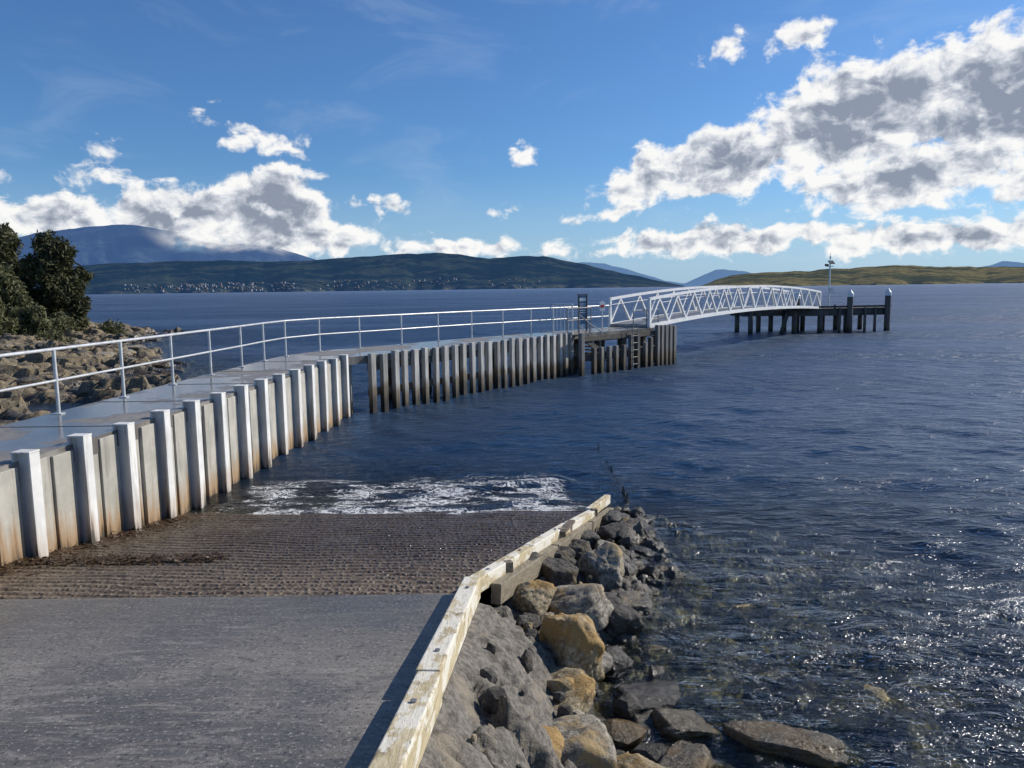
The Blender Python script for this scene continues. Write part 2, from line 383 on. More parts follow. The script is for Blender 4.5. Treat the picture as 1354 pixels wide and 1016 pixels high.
RK=[((.47,6.3,.36),(.29,.38,.36),M_rocky,.25),((.60,7.3,.32),(.40,.28,.22),M_rockg,.2),((.18,7.1,.47),(.22,.2,.18),M_rocky,.6),
((.36,5.7,.22),(.36,.27,.2),M_rocky,.9),((.36,5.0,.24),(.36,.30,.24),M_rockg,.3),((.09,4.75,.44),(.2,.18,.14),M_rocky,1.4),
((.97,7.5,.08),(.22,.34,.24),M_rockd,.5),((1.05,8.6,.18),(.27,.3,.26),M_rockg,.1),((.78,9.1,.2),(.2,.26,.2),M_rockd,.7),
((1.42,10.3,.05),(.28,.22,.15),M_rockd,.2),((1.5,11.0,.03),(.34,.22,.14),M_rockd,1.2),((1.78,10.6,.0),(.3,.22,.11),M_rockd,1.9),
((-.12,7.3,.62),(.15,.18,.11),M_rockd,.5),((.12,7.9,.48),(.22,.2,.15),M_rockd,1.1),((.45,8.0,.36),(.27,.21,.18),M_rockd,2.1),
((1.12,6.15,-.03),(.36,.22,.12),M_rockd,.5),((1.32,5.75,-.06),(.3,.2,.12),M_rocky,.2),((2.0,5.5,-.05),(.52,.18,.14),M_rocky,-.45),
((1.20,5.2,-.03),(.34,.2,.14),M_rocky,.9),((.78,4.9,.06),(.28,.28,.18),M_rocky,.1),((1.3,8.0,.0),(.22,.19,.12),M_rockg,.1),
((.5,8.6,.33),(.22,.2,.17),M_rockd,.9),((.92,9.8,.14),(.2,.24,.18),M_rockd,.3),((1.2,9.6,.06),(.26,.2,.14),M_rockg,.2),
((2.9,6.25,-.26),(.55,.3,.2),M_rocky,.3),((3.3,5.7,-.32),(.4,.3,.2),M_rocky,1.3),((2.3,6.9,-.24),(.4,.26,.18),M_rocky,.4),((1.8,7.5,-.18),(.3,.22,.16),M_rocky,2.3),
((2.5,5.6,-.24),(.36,.24,.17),M_rocky,2.),((.66,3.9,.02),(.36,.28,.22),M_rockg,.4),((.3,4.2,.3),(.24,.22,.2),M_rocky,.4),((3.7,6.7,-.42),(.5,.35,.25),M_rocky,.2),
((2.0,9.2,-.2),(.35,.26,.17),M_rocky,.2),((2.4,8.2,-.26),(.34,.26,.18),M_rocky,.2),((1.7,6.5,-.15),(.26,.2,.12),M_rocky,.9),((3.0,7.6,-.36),(.4,.3,.22),M_rocky,.9),((1.9,6.0,-.2),(.2,.3,.14),M_rocky,.1),((4.3,6.0,-.5),(.5,.35,.25),M_rocky,.7)]
for i,(c,r,m,a) in enumerate(RK): rock('rock',c,r,m,100+i,a,sub=5 if i<25 else 4)
parts=empty('rubble_stones')
mbs=[MB(),MB()]
def smallrock(mb,c,r,seed,m,flat=1):
    rg=np.random.default_rng(seed); bm=bmesh.new(); bmesh.ops.create_icosphere(bm,subdivisions=2,radius=1)
    bm.verts.ensure_lookup_table()
    base=np.array([[1,0,0],[-1,0,0],[0,1,0],[0,-1,0],[0,0,1],[0,0,-1]],float)+rg.normal(0,.3,(6,3))
    pl=np.vstack([base,rg.normal(size=(3,3))]); pl/=np.linalg.norm(pl,axis=1)[:,None]; vs=[]
    sq=rg.uniform(.6,1.3,3); sq[2]*=flat; a=rg.uniform(0,6.3); ca,sa=math.cos(a),math.sin(a)
    for v in bm.verts:
        s=1.0; n=np.array(v.co)
        for p in pl:
            d=n@p
            if d>.01: s=min(s,.66/d)
        s*=rg.uniform(.96,1.04); q=n*s*r*sq; vs.append((c[0]+q[0]*ca-q[1]*sa,c[1]+q[0]*sa+q[1]*ca,c[2]+q[2]))
    mb.add(vs,[[v.index for v in f.verts] for f in bm.faces],m,False); bm.free()
for i in range(150):
    y=random.uniform(4.0,11.6); k=float(kerbx(y))+.2; w_=float(waterx(y))+.35
    x=random.uniform(k,max(w_,k+.4)); r=random.choice([.03,.04,.05,.08,.12,.15])*(1.1 if x>w_-.5 else .7)
    smallrock(mbs[0],(x,y,float(bankh(np.array(x),np.array(y)))+r*.15),r,i,random.choice([0,0,1,2]) if x<w_-.4 else 0)
for i in range(160):
    y=random.uniform(4,10); x=float(waterx(y))+random.uniform(.1,3.2); r=random.choice([.06,.09,.13,.2])
    smallrock(mbs[0],(x,y,float(bankh(np.array(x),np.array(y)))-.02+r*.1),r,400+i,random.choice([0,1,2,2]),.6)
mbs[0].obj('stones',[M_rockd,M_rockg,M_rocky],parts)

mb=MB()
for i in range(2600):
    t=random.random()
    if i%3: y=random.gauss(8.05+.25*t,.09); x=-5.6+2.3*t**1.3+random.gauss(0,.05)
    else: y=random.uniform(7.4,11.5); x=float(wallx(y))+.1+abs(random.gauss(0,.22))
    if x<float(wallx(y))+.05: continue
    z=1.77-RS*y-.02+abs(random.gauss(0,.018)); a=random.uniform(0,6.3); l=random.uniform(.03,.09)
    dx,dy=math.cos(a)*l,math.sin(a)*l
    mb.add([(x,y,z),(x+dx,y+dy,z+random.uniform(0,.03)),(x+dx-dy*.3,y+dy+dx*.3,z+.01),(x-dy*.3,y+dx*.3,z)],[(0,1,2,3)])
mb.obj('seaweed',[M_weed])

# ---------------------------------------------------------------- jetty
DZ=1.62
jetty=empty('jetty')
Lc=[(-7.95,-4),(-7.2,11.0),(-6.95,15.4),(-6.75,18.8),(-6.68,20.8),(-6.45,22.3),(-5.95,23.5),(-4.95,24.8),(-3.82,26.15),(-2.72,27.6),(-1.6,28.95),(-.45,30.15),(.7,31.4),(3.2,34.15),(4.6,35.8)]
Rc=[(6.35,34.35),(2.35,30.7),(-4.1,21.7),(-4.6,21.2),(float(wallx(-4)),-4)]
def prism(name,pts,z0,z1,mat,parent):
    bm=bmesh.new(); vs=[bm.verts.new((x,y,z1)) for x,y in pts]; f=bm.faces.new(vs)
    r=bmesh.ops.extrude_face_region(bm,geom=[f]); 
    for g in r['geom']:
        if isinstance(g,bmesh.types.BMVert): g.co.z=z0
    bmesh.ops.recalc_face_normals(bm,faces=bm.faces); bmesh.ops.triangulate(bm,faces=[f for f in bm.faces if len(f.verts)>4])
    me=bpy.data.meshes.new(name); bm.to_mesh(me); bm.free(); me.materials.append(mat)
    return link(bpy.data.objects.new(name,me),parent)
prism('deck',Lc+Rc,DZ-.22,DZ,M_deck,jetty)
mb=MB()
for y in np.arange(1,21,2.4):
    xl=float(np.interp(y,[p[1] for p in Lc[:6]],[p[0] for p in Lc[:6]])); mb.beam((xl+.03,y,DZ+.001),(float(wallx(y))-.02,y,DZ+.001),.018,.008)
mb.obj('deck_joints',[M_black],jetty)
wp=MB(); hp=MB(); y=-3.12
ang=-math.atan(.067); dirv=Vector((.067,1,0)).normalized(); nrm=Vector((dirv.y,-dirv.x,0))
sp=.96
while y<21.3:
    b=-1.6 if y>9 else float(rampz(y))-.9
    base=Vector((float(wallx(y)),y,0)); ztop=1.70+random.uniform(-.018,.02)
    zc=(ztop+b)/2; hh=ztop-b
    def hb(off,sx,sy,dz=0):
        c=base+nrm*off; hp.box((c.x,c.y,zc-dz),(sx,sy,hh),ang)
    hb(-.01,.022,.17); hb(.085,.166,.045,.002); hb(.18,.024,.17)
    c=base+nrm*.085; hp.box((c.x,c.y,ztop+.012),(.22,.18,.02),ang)
    for kk in range(2):
        yc=y+.09+(sp-.18)*(kk+.5)/2
        pz=1.575+random.uniform(-.02,.01); inn=random.choice([0,.0,.02])+ (0.03 if kk else 0)
        c=Vector((float(wallx(yc)),yc,0))-nrm*(.05-inn)
        wp.box((c.x,c.y,(pz+b)/2),(.12,(sp-.18)/2-.012,pz-b),ang)
    c=Vector((float(wallx(y+sp/2)),y+sp/2,0))-nrm*.17
    wp.box((c.x,c.y,(1.5+b)/2),(.08,sp,1.5-b),ang)
    y+=sp
wp.obj('wall_panels',[M_panel],jetty,.008); hp.obj('wall_posts',[M_hpile],jetty,.005)
mb=MB()
for a,b in zip(Lc[:5],Lc[1:6]):
    mb.beam((a[0]+.1,a[1],.15),(b[0]+.1,b[1],.15),.16,2.4)
mb.obj('seaward_wall',[M_panel],jetty)
mb=MB(); md=MB()
P0=Vector((-4.02,21.8)); P1=Vector((2.35,30.75)); d2=(P1-P0).normalized(); n2=Vector((d2.y,-d2.x)); L2=(P1-P0).length; a2=math.atan2(d2.y,d2.x)
N=25
for i in range(N):
    s=L2*i/(N-1); w=.19*random.uniform(.85,1.12); p=P0+d2*(s+random.uniform(-.03,.03))+n2*(.06+random.uniform(-.02,.02)); zt=1.67+random.uniform(-.05,.04)
    mb.box((p.x,p.y,(zt-2.4)/2),(w,.15,zt+2.4),a2+random.uniform(-.05,.05),random.choice([0,0,0,1]),.008)
    if i<N-1:
        p=P0+d2*(s+L2/(N-1)*.5)-n2*.16; md.box((p.x,p.y,-.45),(.15,.06,3.7),a2)  # recessed planks coloured dark to paint the shadow between the piles
    if i%4==1:
        p=P0+d2*s-n2*1.6; md.box((p.x,p.y,-.4),(.28,.28,3.7),a2)
for off,z in((-.07,1.28),(-.07,.55)):
    q0=P0+n2*off; q1=P1+n2*off; md.beam((q0.x,q0.y,z),(q1.x,q1.y,z),.1,.2)
mb.obj('screen_piles',[M_pile,mat_pile('pale_pile_weathered',(.36,.35,.32),(.20,.195,.185),.6)],jetty,.01); md.obj('back_timbers_and_shade_planks',[M_dpile],jetty)

# ---------------------------------------------------------------- landing head
land=empty('boat_landing'); mp=MB(); mdk=MB(); ms=MB()
A=Vector((2.75,30.25)); B=Vector((7.35,34.9)); dl=(B-A).normalized(); nl=Vector((dl.y,-dl.x)); al=math.atan2(dl.y,dl.x); LL=(B-A).length
for i,t in enumerate([0.0,.12,.19,.27,.34,.42,.5,.57,.66,.72,.80,.85,.90,.95,1.0]):
    p=A+dl*LL*t; tall=t>.78 or i in(0,)
    zt=(1.72+random.uniform(-.06,.05)) if tall else random.choice([1.05,1.25,1.45,.95])
    m=random.choice([0,1]) if not tall else 0
    mp.box((p.x,p.y,(zt-2.3)/2),(.18,.17,zt+2.3),al,m,.006)
for t in (.1,.35,.6,.85,1.0):
    p=A+dl*LL*t-nl*1.0; mp.box((p.x,p.y,-.3),(.24,.24,3.4),al,1)
    p=A+dl*LL*t-nl*2.1; mp.box((p.x,p.y,-.35),(.24,.24,3.4),al,1)
q0=A-nl*.5+dl*.3;q1=B-nl*.5
mdk.beam((q0.x,q0.y,.72),(q1.x,q1.y,.72),.8,.12)
for z,o in((1.42,-.12),(.62,-.12),(1.3,-.95)):
    q0=A+nl*o;q1=B+nl*o; mdk.beam((q0.x,q0.y,z),(q1.x,q1.y,z),.1,.2)
for i in range(6):
    p=A+dl*(.25+.26*i)-nl*.5; mdk.box((p.x,p.y,1.55-.16*i),(.28,.7,.05),al)
p=A+dl*.1-nl*.15; q=A+dl*1.9-nl*.15; mdk.beam((p.x,p.y,1.55),(q.x,q.y,.6),.06,.2)
def hand(mbb,pts,h,r=.022,mid=True,n=8):
    for x,y,z in pts: mbb.tube((x,y,z),(x,y,z+h),r,n)
    for a,b in zip(pts[:-1],pts[1:]):
        mbb.tube((a[0],a[1],a[2]+h),(b[0],b[1],b[2]+h),r*.95,n)
        if mid: mbb.tube((a[0],a[1],a[2]+h*.52),(b[0],b[1],b[2]+h*.52),r*.75,n)
pp=[A+dl*t-nl*.9 for t in(.2,.9,1.7)]
hand(ms,[(p.x,p.y,DZ) for p in pp],1.0)
pp=[A+dl*t-nl*.25 for t in(.15,.8,1.5)]
hand(ms,[(p.x,p.y,z) for p,z in zip(pp,(1.45,1.05,.75))],.95)
pp=[A+dl*t-nl*.62 for t in(4.3,5.3,6.2)]
hand(ms,[(p.x,p.y,DZ-.1) for p in pp],.9)
for t in (3.4,):
    for o in(-.18,.18):
        p=A+dl*(t+o)+nl*.14; ms.tube((p.x,p.y,-.6),(p.x,p.y,1.9),.018,6)
    for z in np.arange(-.4,1.7,.3):
        p=A+dl*(t-.18)+nl*.14;q=A+dl*(t+.18)+nl*.14; ms.tube((p.x,p.y,z),(q.x,q.y,z),.013,6)
mp.obj('fender_piles',[M_mpile,M_dpile],land,.01); mdk.obj('lower_deck_and_steps',[M_dtimber],land,.006); ms.obj('ladders_and_handrails',[M_dsteel],land)

sg=empty('information_sign'); mb=MB()
sx,sy=3.0,32.4
mb.box((sx-.17,sy,DZ+.75),(.06,.06,1.5),.5,1); mb.box((sx+.17,sy+.17,DZ+.75),(.06,.06,1.5),.5,1)
mb.box((sx,sy+.085,DZ+.9),(.46,.03,1.2),.5,0); mb.box((sx+.01,sy+.066,DZ+1.33),(.34,.006,.14),.5,2)
mb.box((sx,sy+.085,DZ+1.53),(.5,.08,.04),.5,1)
for k in range(5): mb.box((sx+.01,sy+.066,DZ+1.14-k*.09),(.30,.006,.025),.5,2)
mb.obj('panel',[M_blue,M_black,M_white],sg,.004)
gt=empty('jetty_gate'); mb=MB()
hand(mb,[(1.75,32.2,DZ),(2.5,31.6,DZ)],1.15,.03)
for k in range(6):
    f=k/5; mb.tube((1.75+.75*f,32.2-.6*f,DZ+.1),(1.75+.75*f,32.2-.6*f,DZ+1.15),.012,6)
mb.obj('gate_frame',[M_galv],gt)
rg_=empty('small_sign_post'); mb=MB(); mb.tube((4.0,34.0,DZ),(4.0,34.0,DZ+1.25),.03,8,0); mb.box((4.0,33.96,DZ+1.0),(.28,.05,.4),.5,1); mb.box((4.0,33.93,DZ+1.0),(.2,.01,.12),.5,2)  # small red and white sign on a post
mb.obj('post_and_box',[M_galv,M_white,M_red],rg_)

# ---------------------------------------------------------------- handrail
hr=empty('handrail'); mb=MB()
RP=[(-7.85,-3),(-7.5,2),(-7.3,5.3),(-7.15,8.5),(-6.98,11.74),(-6.88,13.56),(-6.79,15.36),(-6.7,17.1),(-6.6,18.8),(-6.56,20.4),(-6.42,21.9),(-5.82,23.4),(-4.84,24.6),(-3.7,26.0),(-2.6,27.45),(-1.48,28.8),(-.33,30.0),(.8,31.25),(1.75,32.2)]
hand(mb,[(x,y,DZ) for x,y in RP],1.0,.027,True,12)
for x,y in RP: mb.box((x,y,DZ+.008),(.13,.13,.016),.05)
R2=[(1.75,32.2),(3.1,33.75),(4.45,35.3)]
hand(mb,[(x,y,DZ) for x,y in R2],1.0,.025,True,10)
mb.obj('rails_and_posts',[M_galv],hr)

# ---------------------------------------------------------------- gangway bridge
gb=empty('footbridge'); mt=MB(); mf=MB()
G0=Vector((5.35,35.05)); G1=Vector((21.4,56.3)); dg=(G1-G0).normalized(); ng=Vector((dg.y,-dg.x)); LG=(G1-G0).length
def zb(t): return 1.70+.08*t+.40*4*t*(1-t)*.8
def ztp(t): return 2.90+.0*t+.62*4*t*(1-t)*.8
NB=14
for side in(-1.0,1.0):
    P=lambda t,z: ((G0+dg*LG*t+ng*side).x,(G0+dg*LG*t+ng*side).y,z)
    for i in range(NB):
        for k in range(3):
            t0=(i+k/3)/NB;t1=(i+(k+1)/3)/NB
            mt.beam(P(t0,zb(t0)),P(t1,zb(t1)),.13,.17)
            mt.beam(P(t0,ztp(t0)),P(t1,ztp(t1)),.12,.12)
        t0=i/NB;t1=(i+1)/NB;tm=(t0+t1)/2
        mt.beam(P(t0,zb(t0)+.08),P(tm,ztp(tm)-.06),.095,.095)
        mt.beam(P(tm,ztp(tm)-.06),P(t1,zb(t1)+.08),.095,.095)
        Pi=lambda t,z: ((G0+dg*LG*t+ng*side*.88).x,(G0+dg*LG*t+ng*side*.88).y,z)
        mt.tube(Pi(t0,zb(t0)+.95),Pi(t1,zb(t1)+.95),.015,6)
    for t in(0,1): mt.beam(P(t,zb(t)-.05),P(t,ztp(t)+.04),.12,.12,up=(dg.x,dg.y,0))
for i in range(NB*3):
    t0=i/(NB*3);t1=(i+1)/(NB*3)
    a=G0+dg*LG*t0;b=G0+dg*LG*t1
    mf.beam((a.x,a.y,zb(t0)+.04),(b.x,b.y,zb(t1)+.04),1.85,.05)
    if i%3==0:
        p=a-ng*.93;q=a+ng*.93; mf.beam((p.x,p.y,zb(t0)-.05),(q.x,q.y,zb(t0)-.05),.08,.1)
mt.obj('trusses',[M_white],gb); mf.obj('walkway',[M_dsteel],gb)

# ---------------------------------------------------------------- outer platform
pf=empty('mooring_platform'); mp=MB(); mk=MB(); mw=MB()
PC=Vector((17.1,54.6)); u=Vector((.985,.17)).normalized(); w=Vector((-u.y,u.x)); au=math.atan2(u.y,u.x); PL=10.7; PW=3.4
def pt(a,b): q=PC+u*a+w*b; return q.x,q.y
c=pt(2.8+(PL-2.8)/2,PW/2); mk.box((*c,1.66),(PL-2.8,PW,.12),au)
c=pt(2.8+(PL-2.8)/2,.06); mk.box((*c,1.40),(PL-2.8,.22,.40),au)
c=pt(2.8+(PL-2.8)/2,PW-.1); mk.box((*c,1.40),(PL-2.8,.22,.40),au)
for k in range(7):
    c=pt(3.0+k*1.22,PW/2); mk.box((*c,1.35),(.22,PW-.5,.3),au)
c=pt(1.2,.9); mk.box((*c,1.44),(3.2,.4,.42),au); c=pt(1.2,2.6); mk.box((*c,1.44),(3.2,.4,.42),au)
c=pt(.1,1.75); mk.box((*c,1.50),(.4,2.6,.34),au)
for a_,b_ in((.1,.6),(.1,2.7),(1.9,2.9),(3.2,.1),(3.0,3.1),(5.2,.1),(5.6,3.1),(7.3,.1),(7.3,3.2),(9.2,3.1),(10.4,3.1),(4.1,3.1),(8.4,3.2)):
    x,y=pt(a_,b_); mp.tube((x,y,-2.4),(x,y,1.58),.18,12)
mp.tube((pt(2.0,.3)[0],pt(2.0,.3)[1],-1.0),(pt(2.8,.3)[0],pt(2.8,.3)[1],1.5),.15,8)
for a_,b_,h in((5.0,2.9,2.6),(7.3,-.24,2.75),(10.3,-.24,2.8)):
    x,y=pt(a_,b_); mp.tube((x,y,-2.4),(x,y,h),.21,14); mw.tube((x,y,h-.22),(x,y,h+.02),.225,14); mw.tube((x,y,h+.02),(x,y,h+.30),.225,14,0,.03)
for a_ in(6.6,8.6,9.4): x,y=pt(a_,-.12); mp.box((x,y,.65),(.16,.12,2.2),au)
for a_ in (3.4,4.6,6.2): x,y=pt(a_,-.1); mk.box((x,y,1.84),(.1,.1,.3),au)
mk.beam((*pt(3.2,-.02),1.84),(*pt(PL,-.02),1.84),.15,.14)
mp.obj('piles',[M_dpile],pf); mk.obj('deck_and_beams',[M_dtimber],pf); mw.obj('pile_caps',[M_white],pf)
rl=MB(); hand(rl,[(*pt(5.6,3.0),1.72),(*pt(7.0,3.0),1.72)],1.0,.03,True,6); rl.obj('platform_rail',[M_dsteel],pf)
lp=empty('light_pole'); mb=MB(); x,y=pt(6.9,1.8)
mb.tube((x,y,1.72),(x,y,5.2),.075,12,0,.05); mb.tube((x,y,1.72),(x,y,1.78),.2,12); mb.tube((x,y,5.2),(x,y,5.75),.015,6)
mb.beam((x-.25,y,4.75),(x+.25,y,4.75),.05,.05); mb.box((x-.25,y,4.85),(.22,.16,.16),.2,1)
mb.hexa([(x-.1,y-.2,4.92),(x+.28,y-.2,4.92),(x+.28,y+.2,5.15),(x-.1,y+.2,5.15),(x-.1,y-.2,4.96),(x+.28,y-.2,4.96),(x+.28,y+.2,5.19),(x-.1,y+.2,5.19)],1)
mb.tube((x,y,5.3),(x,y,5.5),.06,8,2); mb.box((x+.1,y-.12,3.0),(.25,.18,.4),0,0)
mb.obj('mast',[M_galv,M_black,M_white],lp)

# ---------------------------------------------------------------- left shore
X,YY=np.meshgrid(np.linspace(-95,-6.5,820),np.linspace(6,115,760))
Z=shoreh(X,YY)
Z=np.where(X>wallx(YY)-1.4,np.minimum(Z,-.6),Z)
grid_obj('rocky_shore',X,YY,Z,M_shore,smooth=False)
mb=MB()
for i in range(420):
    y=random.uniform(16,74); x=float(shoreline(y))-random.uniform(-1.8,10)
    if x>-8.2: continue
    z=float(shoreh(np.array([x]),np.array([y]))[0]); r=random.choice([.15,.2,.3,.35,.5,.8])*(1 if y>35 else .6)
    smallrock(mb,(x,y,z-.03),r,900+i,random.choice([0,0,1,2,2]),.5)
mb.obj('shore_boulders',[M_shore,M_rockg,M_rockd])
mb=MB()
for i in range(5000):
    y=random.uniform(15,70); x=float(shoreline(y))-random.gauss(1.5,1.6)
    if x>-8.2 or float(vnoise(x*.6,y*.6,5))<.5: continue
    z=float(shoreh(np.array([x]),np.array([y]))[0])+.03; a=random.uniform(0,6.3); l=random.uniform(.1,.3)
    dx,dy=math.cos(a)*l,math.sin(a)*l
    mb.add([(x,y,z),(x+dx,y+dy,z+random.uniform(0,.08)),(x+dx-dy*.4,y+dy+dx*.4,z+.02),(x-dy*.4,y+dx*.4,z)],[(0,1,2,3)])
mb.obj('shore_seaweed',[M_weed])

# ---------------------------------------------------------------- trees
def crown(name,clumps,nleaf,size,mat,parent,seed,droop=.3):
    rg=np.random.default_rng(seed)
    vs=[];tone=[]
    vol=np.array([c[3]*c[4]*c[5] for c in clumps])**(.75); vol/=vol.sum()
    for (cx,cy,cz,rx,ry,rz),fr in zip(clumps,vol):
        n=int(nleaf*fr); d=rg.normal(size=(n,3)); d/=np.linalg.norm(d,axis=1)[:,None]
        rad=rg.uniform(.2,1.0,n)**.5*(1+.25*rg.uniform(0,1,n)**4)
        lum=1+.5*(fbm(d[:,0]*2.5+cx,d[:,1]*2.5+d[:,2]*2+cz,3,seed)-.5)*2
        keep=fbm(d[:,0]*3+cx*3,d[:,2]*3+d[:,1]*1.5,2,seed+3)>.36
        c=np.array([cx,cy,cz])+d*(rad*lum)[:,None]*np.array([rx,ry,rz])
        c=c[keep]; n=len(c)
        a=rg.normal(size=(n,3)); a[:,2]+=droop; a/=np.linalg.norm(a,axis=1)[:,None]
        b=np.cross(a,rg.normal(size=(n,3))); b/=np.linalg.norm(b,axis=1)[:,None]
        s=size*rg.uniform(.6,1.4,n)[:,None]
        vs.append(np.stack([c-a*s,c+b*s*.35,c+a*s,c-b*s*.35],1))
        tone.append(np.clip(rg.uniform(.05,.6)+rg.uniform(-.25,.4,n),0,1))
    V=np.concatenate(vs).reshape(-1,3); T=np.concatenate(tone); n=len(T)
    me=bpy.data.meshes.new(name); me.from_pydata(V.tolist(),[],np.arange(n*4).reshape(-1,4).tolist())
    at=me.attributes.new('tone','FLOAT','FACE'); at.data.foreach_set('value',T.astype(np.float32)); me.materials.append(mat)
    return link(bpy.data.objects.new(name,me),parent)
def tree(name,x,y,h,wd,mat,seed,nleaf=16000,low=.18,size=.2):
    rg=random.Random(seed); z0=float(shoreh(np.array([x]),np.array([y]))[0])-.2
    e=empty(name); e.location=(x,y,z0); mb=MB(); cl=[]
    pts=[Vector((0,0,0))]
    for i in range(4): pts.append(pts[-1]+Vector((rg.uniform(-.25,.25),rg.uniform(-.25,.25),h*.2)))
    for i in range(4): mb.tube(pts[i],pts[i+1],.22*h/7*(1-i*.22),8,0,.22*h/7*(1-(i+1)*.22))
    nc=24
    for i in range(nc):
        f=low+(1-low)*(i+.5)/nc; prof=math.sin(math.pi*min(1,(f-low*.4)/(1-low*.4))**.8)**.6
        a=i*2.4+rg.uniform(-.4,.4); rr=wd*.5*prof*rg.uniform(.4,.95)
        c=Vector((math.cos(a)*rr,math.sin(a)*rr,h*f*rg.uniform(.92,1.04)-.3))
        base=pts[min(4,int(f*4))]; mb.tube(base,c,.07,5,0,.02)
        s=wd*rg.uniform(.10,.22); cl.append((c.x,c.y,c.z,s,s,s*rg.uniform(.8,1.25)))
    mb.obj('trunk_and_limbs',[M_bark],e); crown('foliage',cl,nleaf,size,mat,e,seed)
    return e
tree('she_oak_tree',-35.2,60,7.2,5.2,M_leafd,5,26000,.10)
tree('she_oak_tree',-40.2,61,7.8,5.4,M_leafd,6,20000,.15)
tree('she_oak_tree',-44.0,63,7.9,5.5,M_leafd,8,14000,.2)
tree('she_oak_tree',-50,68,8.0,6,M_leafd,11,10000,.2)
tree('coastal_wattle_bush',-36.9,55,5.0,5.0,M_leafl,7,18000,.05,.17)
tree('coastal_wattle_bush',-34.0,50,3.0,3.2,M_leafl,17,9000,.05,.15)
tree('coastal_wattle_bush',-33.0,53,2.2,3,M_leafl,18,8000,.05,.17)
tree('low_shrub',-33.2,57,1.7,3.0,M_leafl,9,6000,.02,.14)
tree('low_shrub',-31.3,60.5,1.1,2.6,M_leafl,10,4000,.02,.12)
tree('low_shrub',-29.0,49,1.1,2.6,M_leafl,12,4000,.02,.12)

# ---------------------------------------------------------------- distant land
def hills(name,prof,Y0,Y1,mat,seed,rough=.12,cols=420,rows=44,nsc=1.0,expo=.75):
    xs=[(p[0]-677)/1020 for p in prof]; hs=[p[1]/1020 for p in prof]
    s=np.linspace(xs[0],xs[-1],cols)[None,:]; t=np.concatenate([np.linspace(0,1,rows),[1.08,1.2,1.4]])[:,None]
    YY=Y0+(Y1-Y0)*t+0*s; YY=YY+ (fbm(s*25*nsc,t*0+2,4,seed)-.5)*(Y1-Y0)*.5*np.clip(1-t,0,1)
    X=s*YY
    H=np.interp(s,xs,hs)*1.0; H=H+(fbm(s*60*nsc,t*0,4,seed+5)-.5)*.0026*(H>.004)
    tt=np.clip(t,0,1); pr=np.where(t<=1,tt**expo,1-(t-1)*1.2)
    gul=1-rough*4*np.abs(fbm(s*30*nsc+t*.6,t*2.0+s*3,5,seed+9)-.5)*np.clip(1-tt,0,1)*np.clip(tt*4,0,1)
    Z=H*YY*pr*gul
    Z=np.where(t<.01,-3,Z)
    return grid_obj(name,X,YY,Z,mat),(X,YY,Z)
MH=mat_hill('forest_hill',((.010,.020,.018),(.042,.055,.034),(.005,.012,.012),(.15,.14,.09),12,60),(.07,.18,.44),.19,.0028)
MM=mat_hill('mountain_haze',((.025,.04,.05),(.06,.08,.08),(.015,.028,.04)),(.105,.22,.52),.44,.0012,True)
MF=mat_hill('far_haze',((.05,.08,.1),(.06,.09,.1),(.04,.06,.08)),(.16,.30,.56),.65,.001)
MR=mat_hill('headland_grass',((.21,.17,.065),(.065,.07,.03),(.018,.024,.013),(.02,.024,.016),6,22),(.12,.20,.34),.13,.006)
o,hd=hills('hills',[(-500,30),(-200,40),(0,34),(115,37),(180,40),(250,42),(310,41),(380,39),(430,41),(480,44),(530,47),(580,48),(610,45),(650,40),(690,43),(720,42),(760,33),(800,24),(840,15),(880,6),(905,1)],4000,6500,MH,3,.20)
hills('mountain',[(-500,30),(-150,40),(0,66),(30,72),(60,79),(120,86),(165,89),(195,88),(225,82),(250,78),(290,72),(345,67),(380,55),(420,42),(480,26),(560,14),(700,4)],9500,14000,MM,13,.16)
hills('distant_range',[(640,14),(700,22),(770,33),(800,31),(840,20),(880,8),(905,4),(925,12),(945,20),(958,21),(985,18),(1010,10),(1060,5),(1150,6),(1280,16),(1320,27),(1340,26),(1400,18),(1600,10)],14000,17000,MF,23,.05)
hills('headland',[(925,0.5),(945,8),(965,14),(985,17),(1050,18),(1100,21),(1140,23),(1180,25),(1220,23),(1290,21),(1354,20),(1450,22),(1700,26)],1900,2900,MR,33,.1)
X,YY,Z=hd; mb=MB()
for i in range(260):
    r=random.randint(1,8); px=random.choice([random.uniform(170,430),random.gauss(300,40),random.uniform(430,720)])
    s=(px-677)/1020; c=int((s-(-500-677)/1020)/((905-(-500))/1020)*419)
    x,y,z=X[r,c],YY[r,c],Z[r,c]
    if z>80: continue
    x+=random.uniform(-15,15)
    w_=random.uniform(5,13); h=random.uniform(3,5)
    mb.box((x,y-4,z+h/2),(w_,9,h+6),random.uniform(-.5,.5),random.choice([0,0,1]))
    mb.add([(x-w_*.55,y-9,z+h+3),(x+w_*.55,y-9,z+h+3),(x+w_*.55,y+1,z+h+3),(x-w_*.55,y+1,z+h+3),(x-w_*.5,y-4,z+h+5),(x+w_*.5,y-4,z+h+5)],[(0,1,5,4),(2,3,4,5),(1,2,5),(3,0,4)],2)
mb.obj('distant_houses',[simple('house_wall',(.30,.33,.38),(.24,.27,.31),.1,.8),simple('house_wall_tan',(.17,.17,.17),(.13,.13,.13),.1,.8),simple('house_roof',(.12,.12,.13),(.20,.21,.23),.05,.8)])

# ---------------------------------------------------------------- seabed
X,YY=np.meshgrid(np.linspace(-140,400,30),np.linspace(-40,600,30))
grid_obj('seabed',X,YY,X*0-2.5,simple('seabed_sand',(.06,.07,.05),(.03,.04,.03),.5,.9))

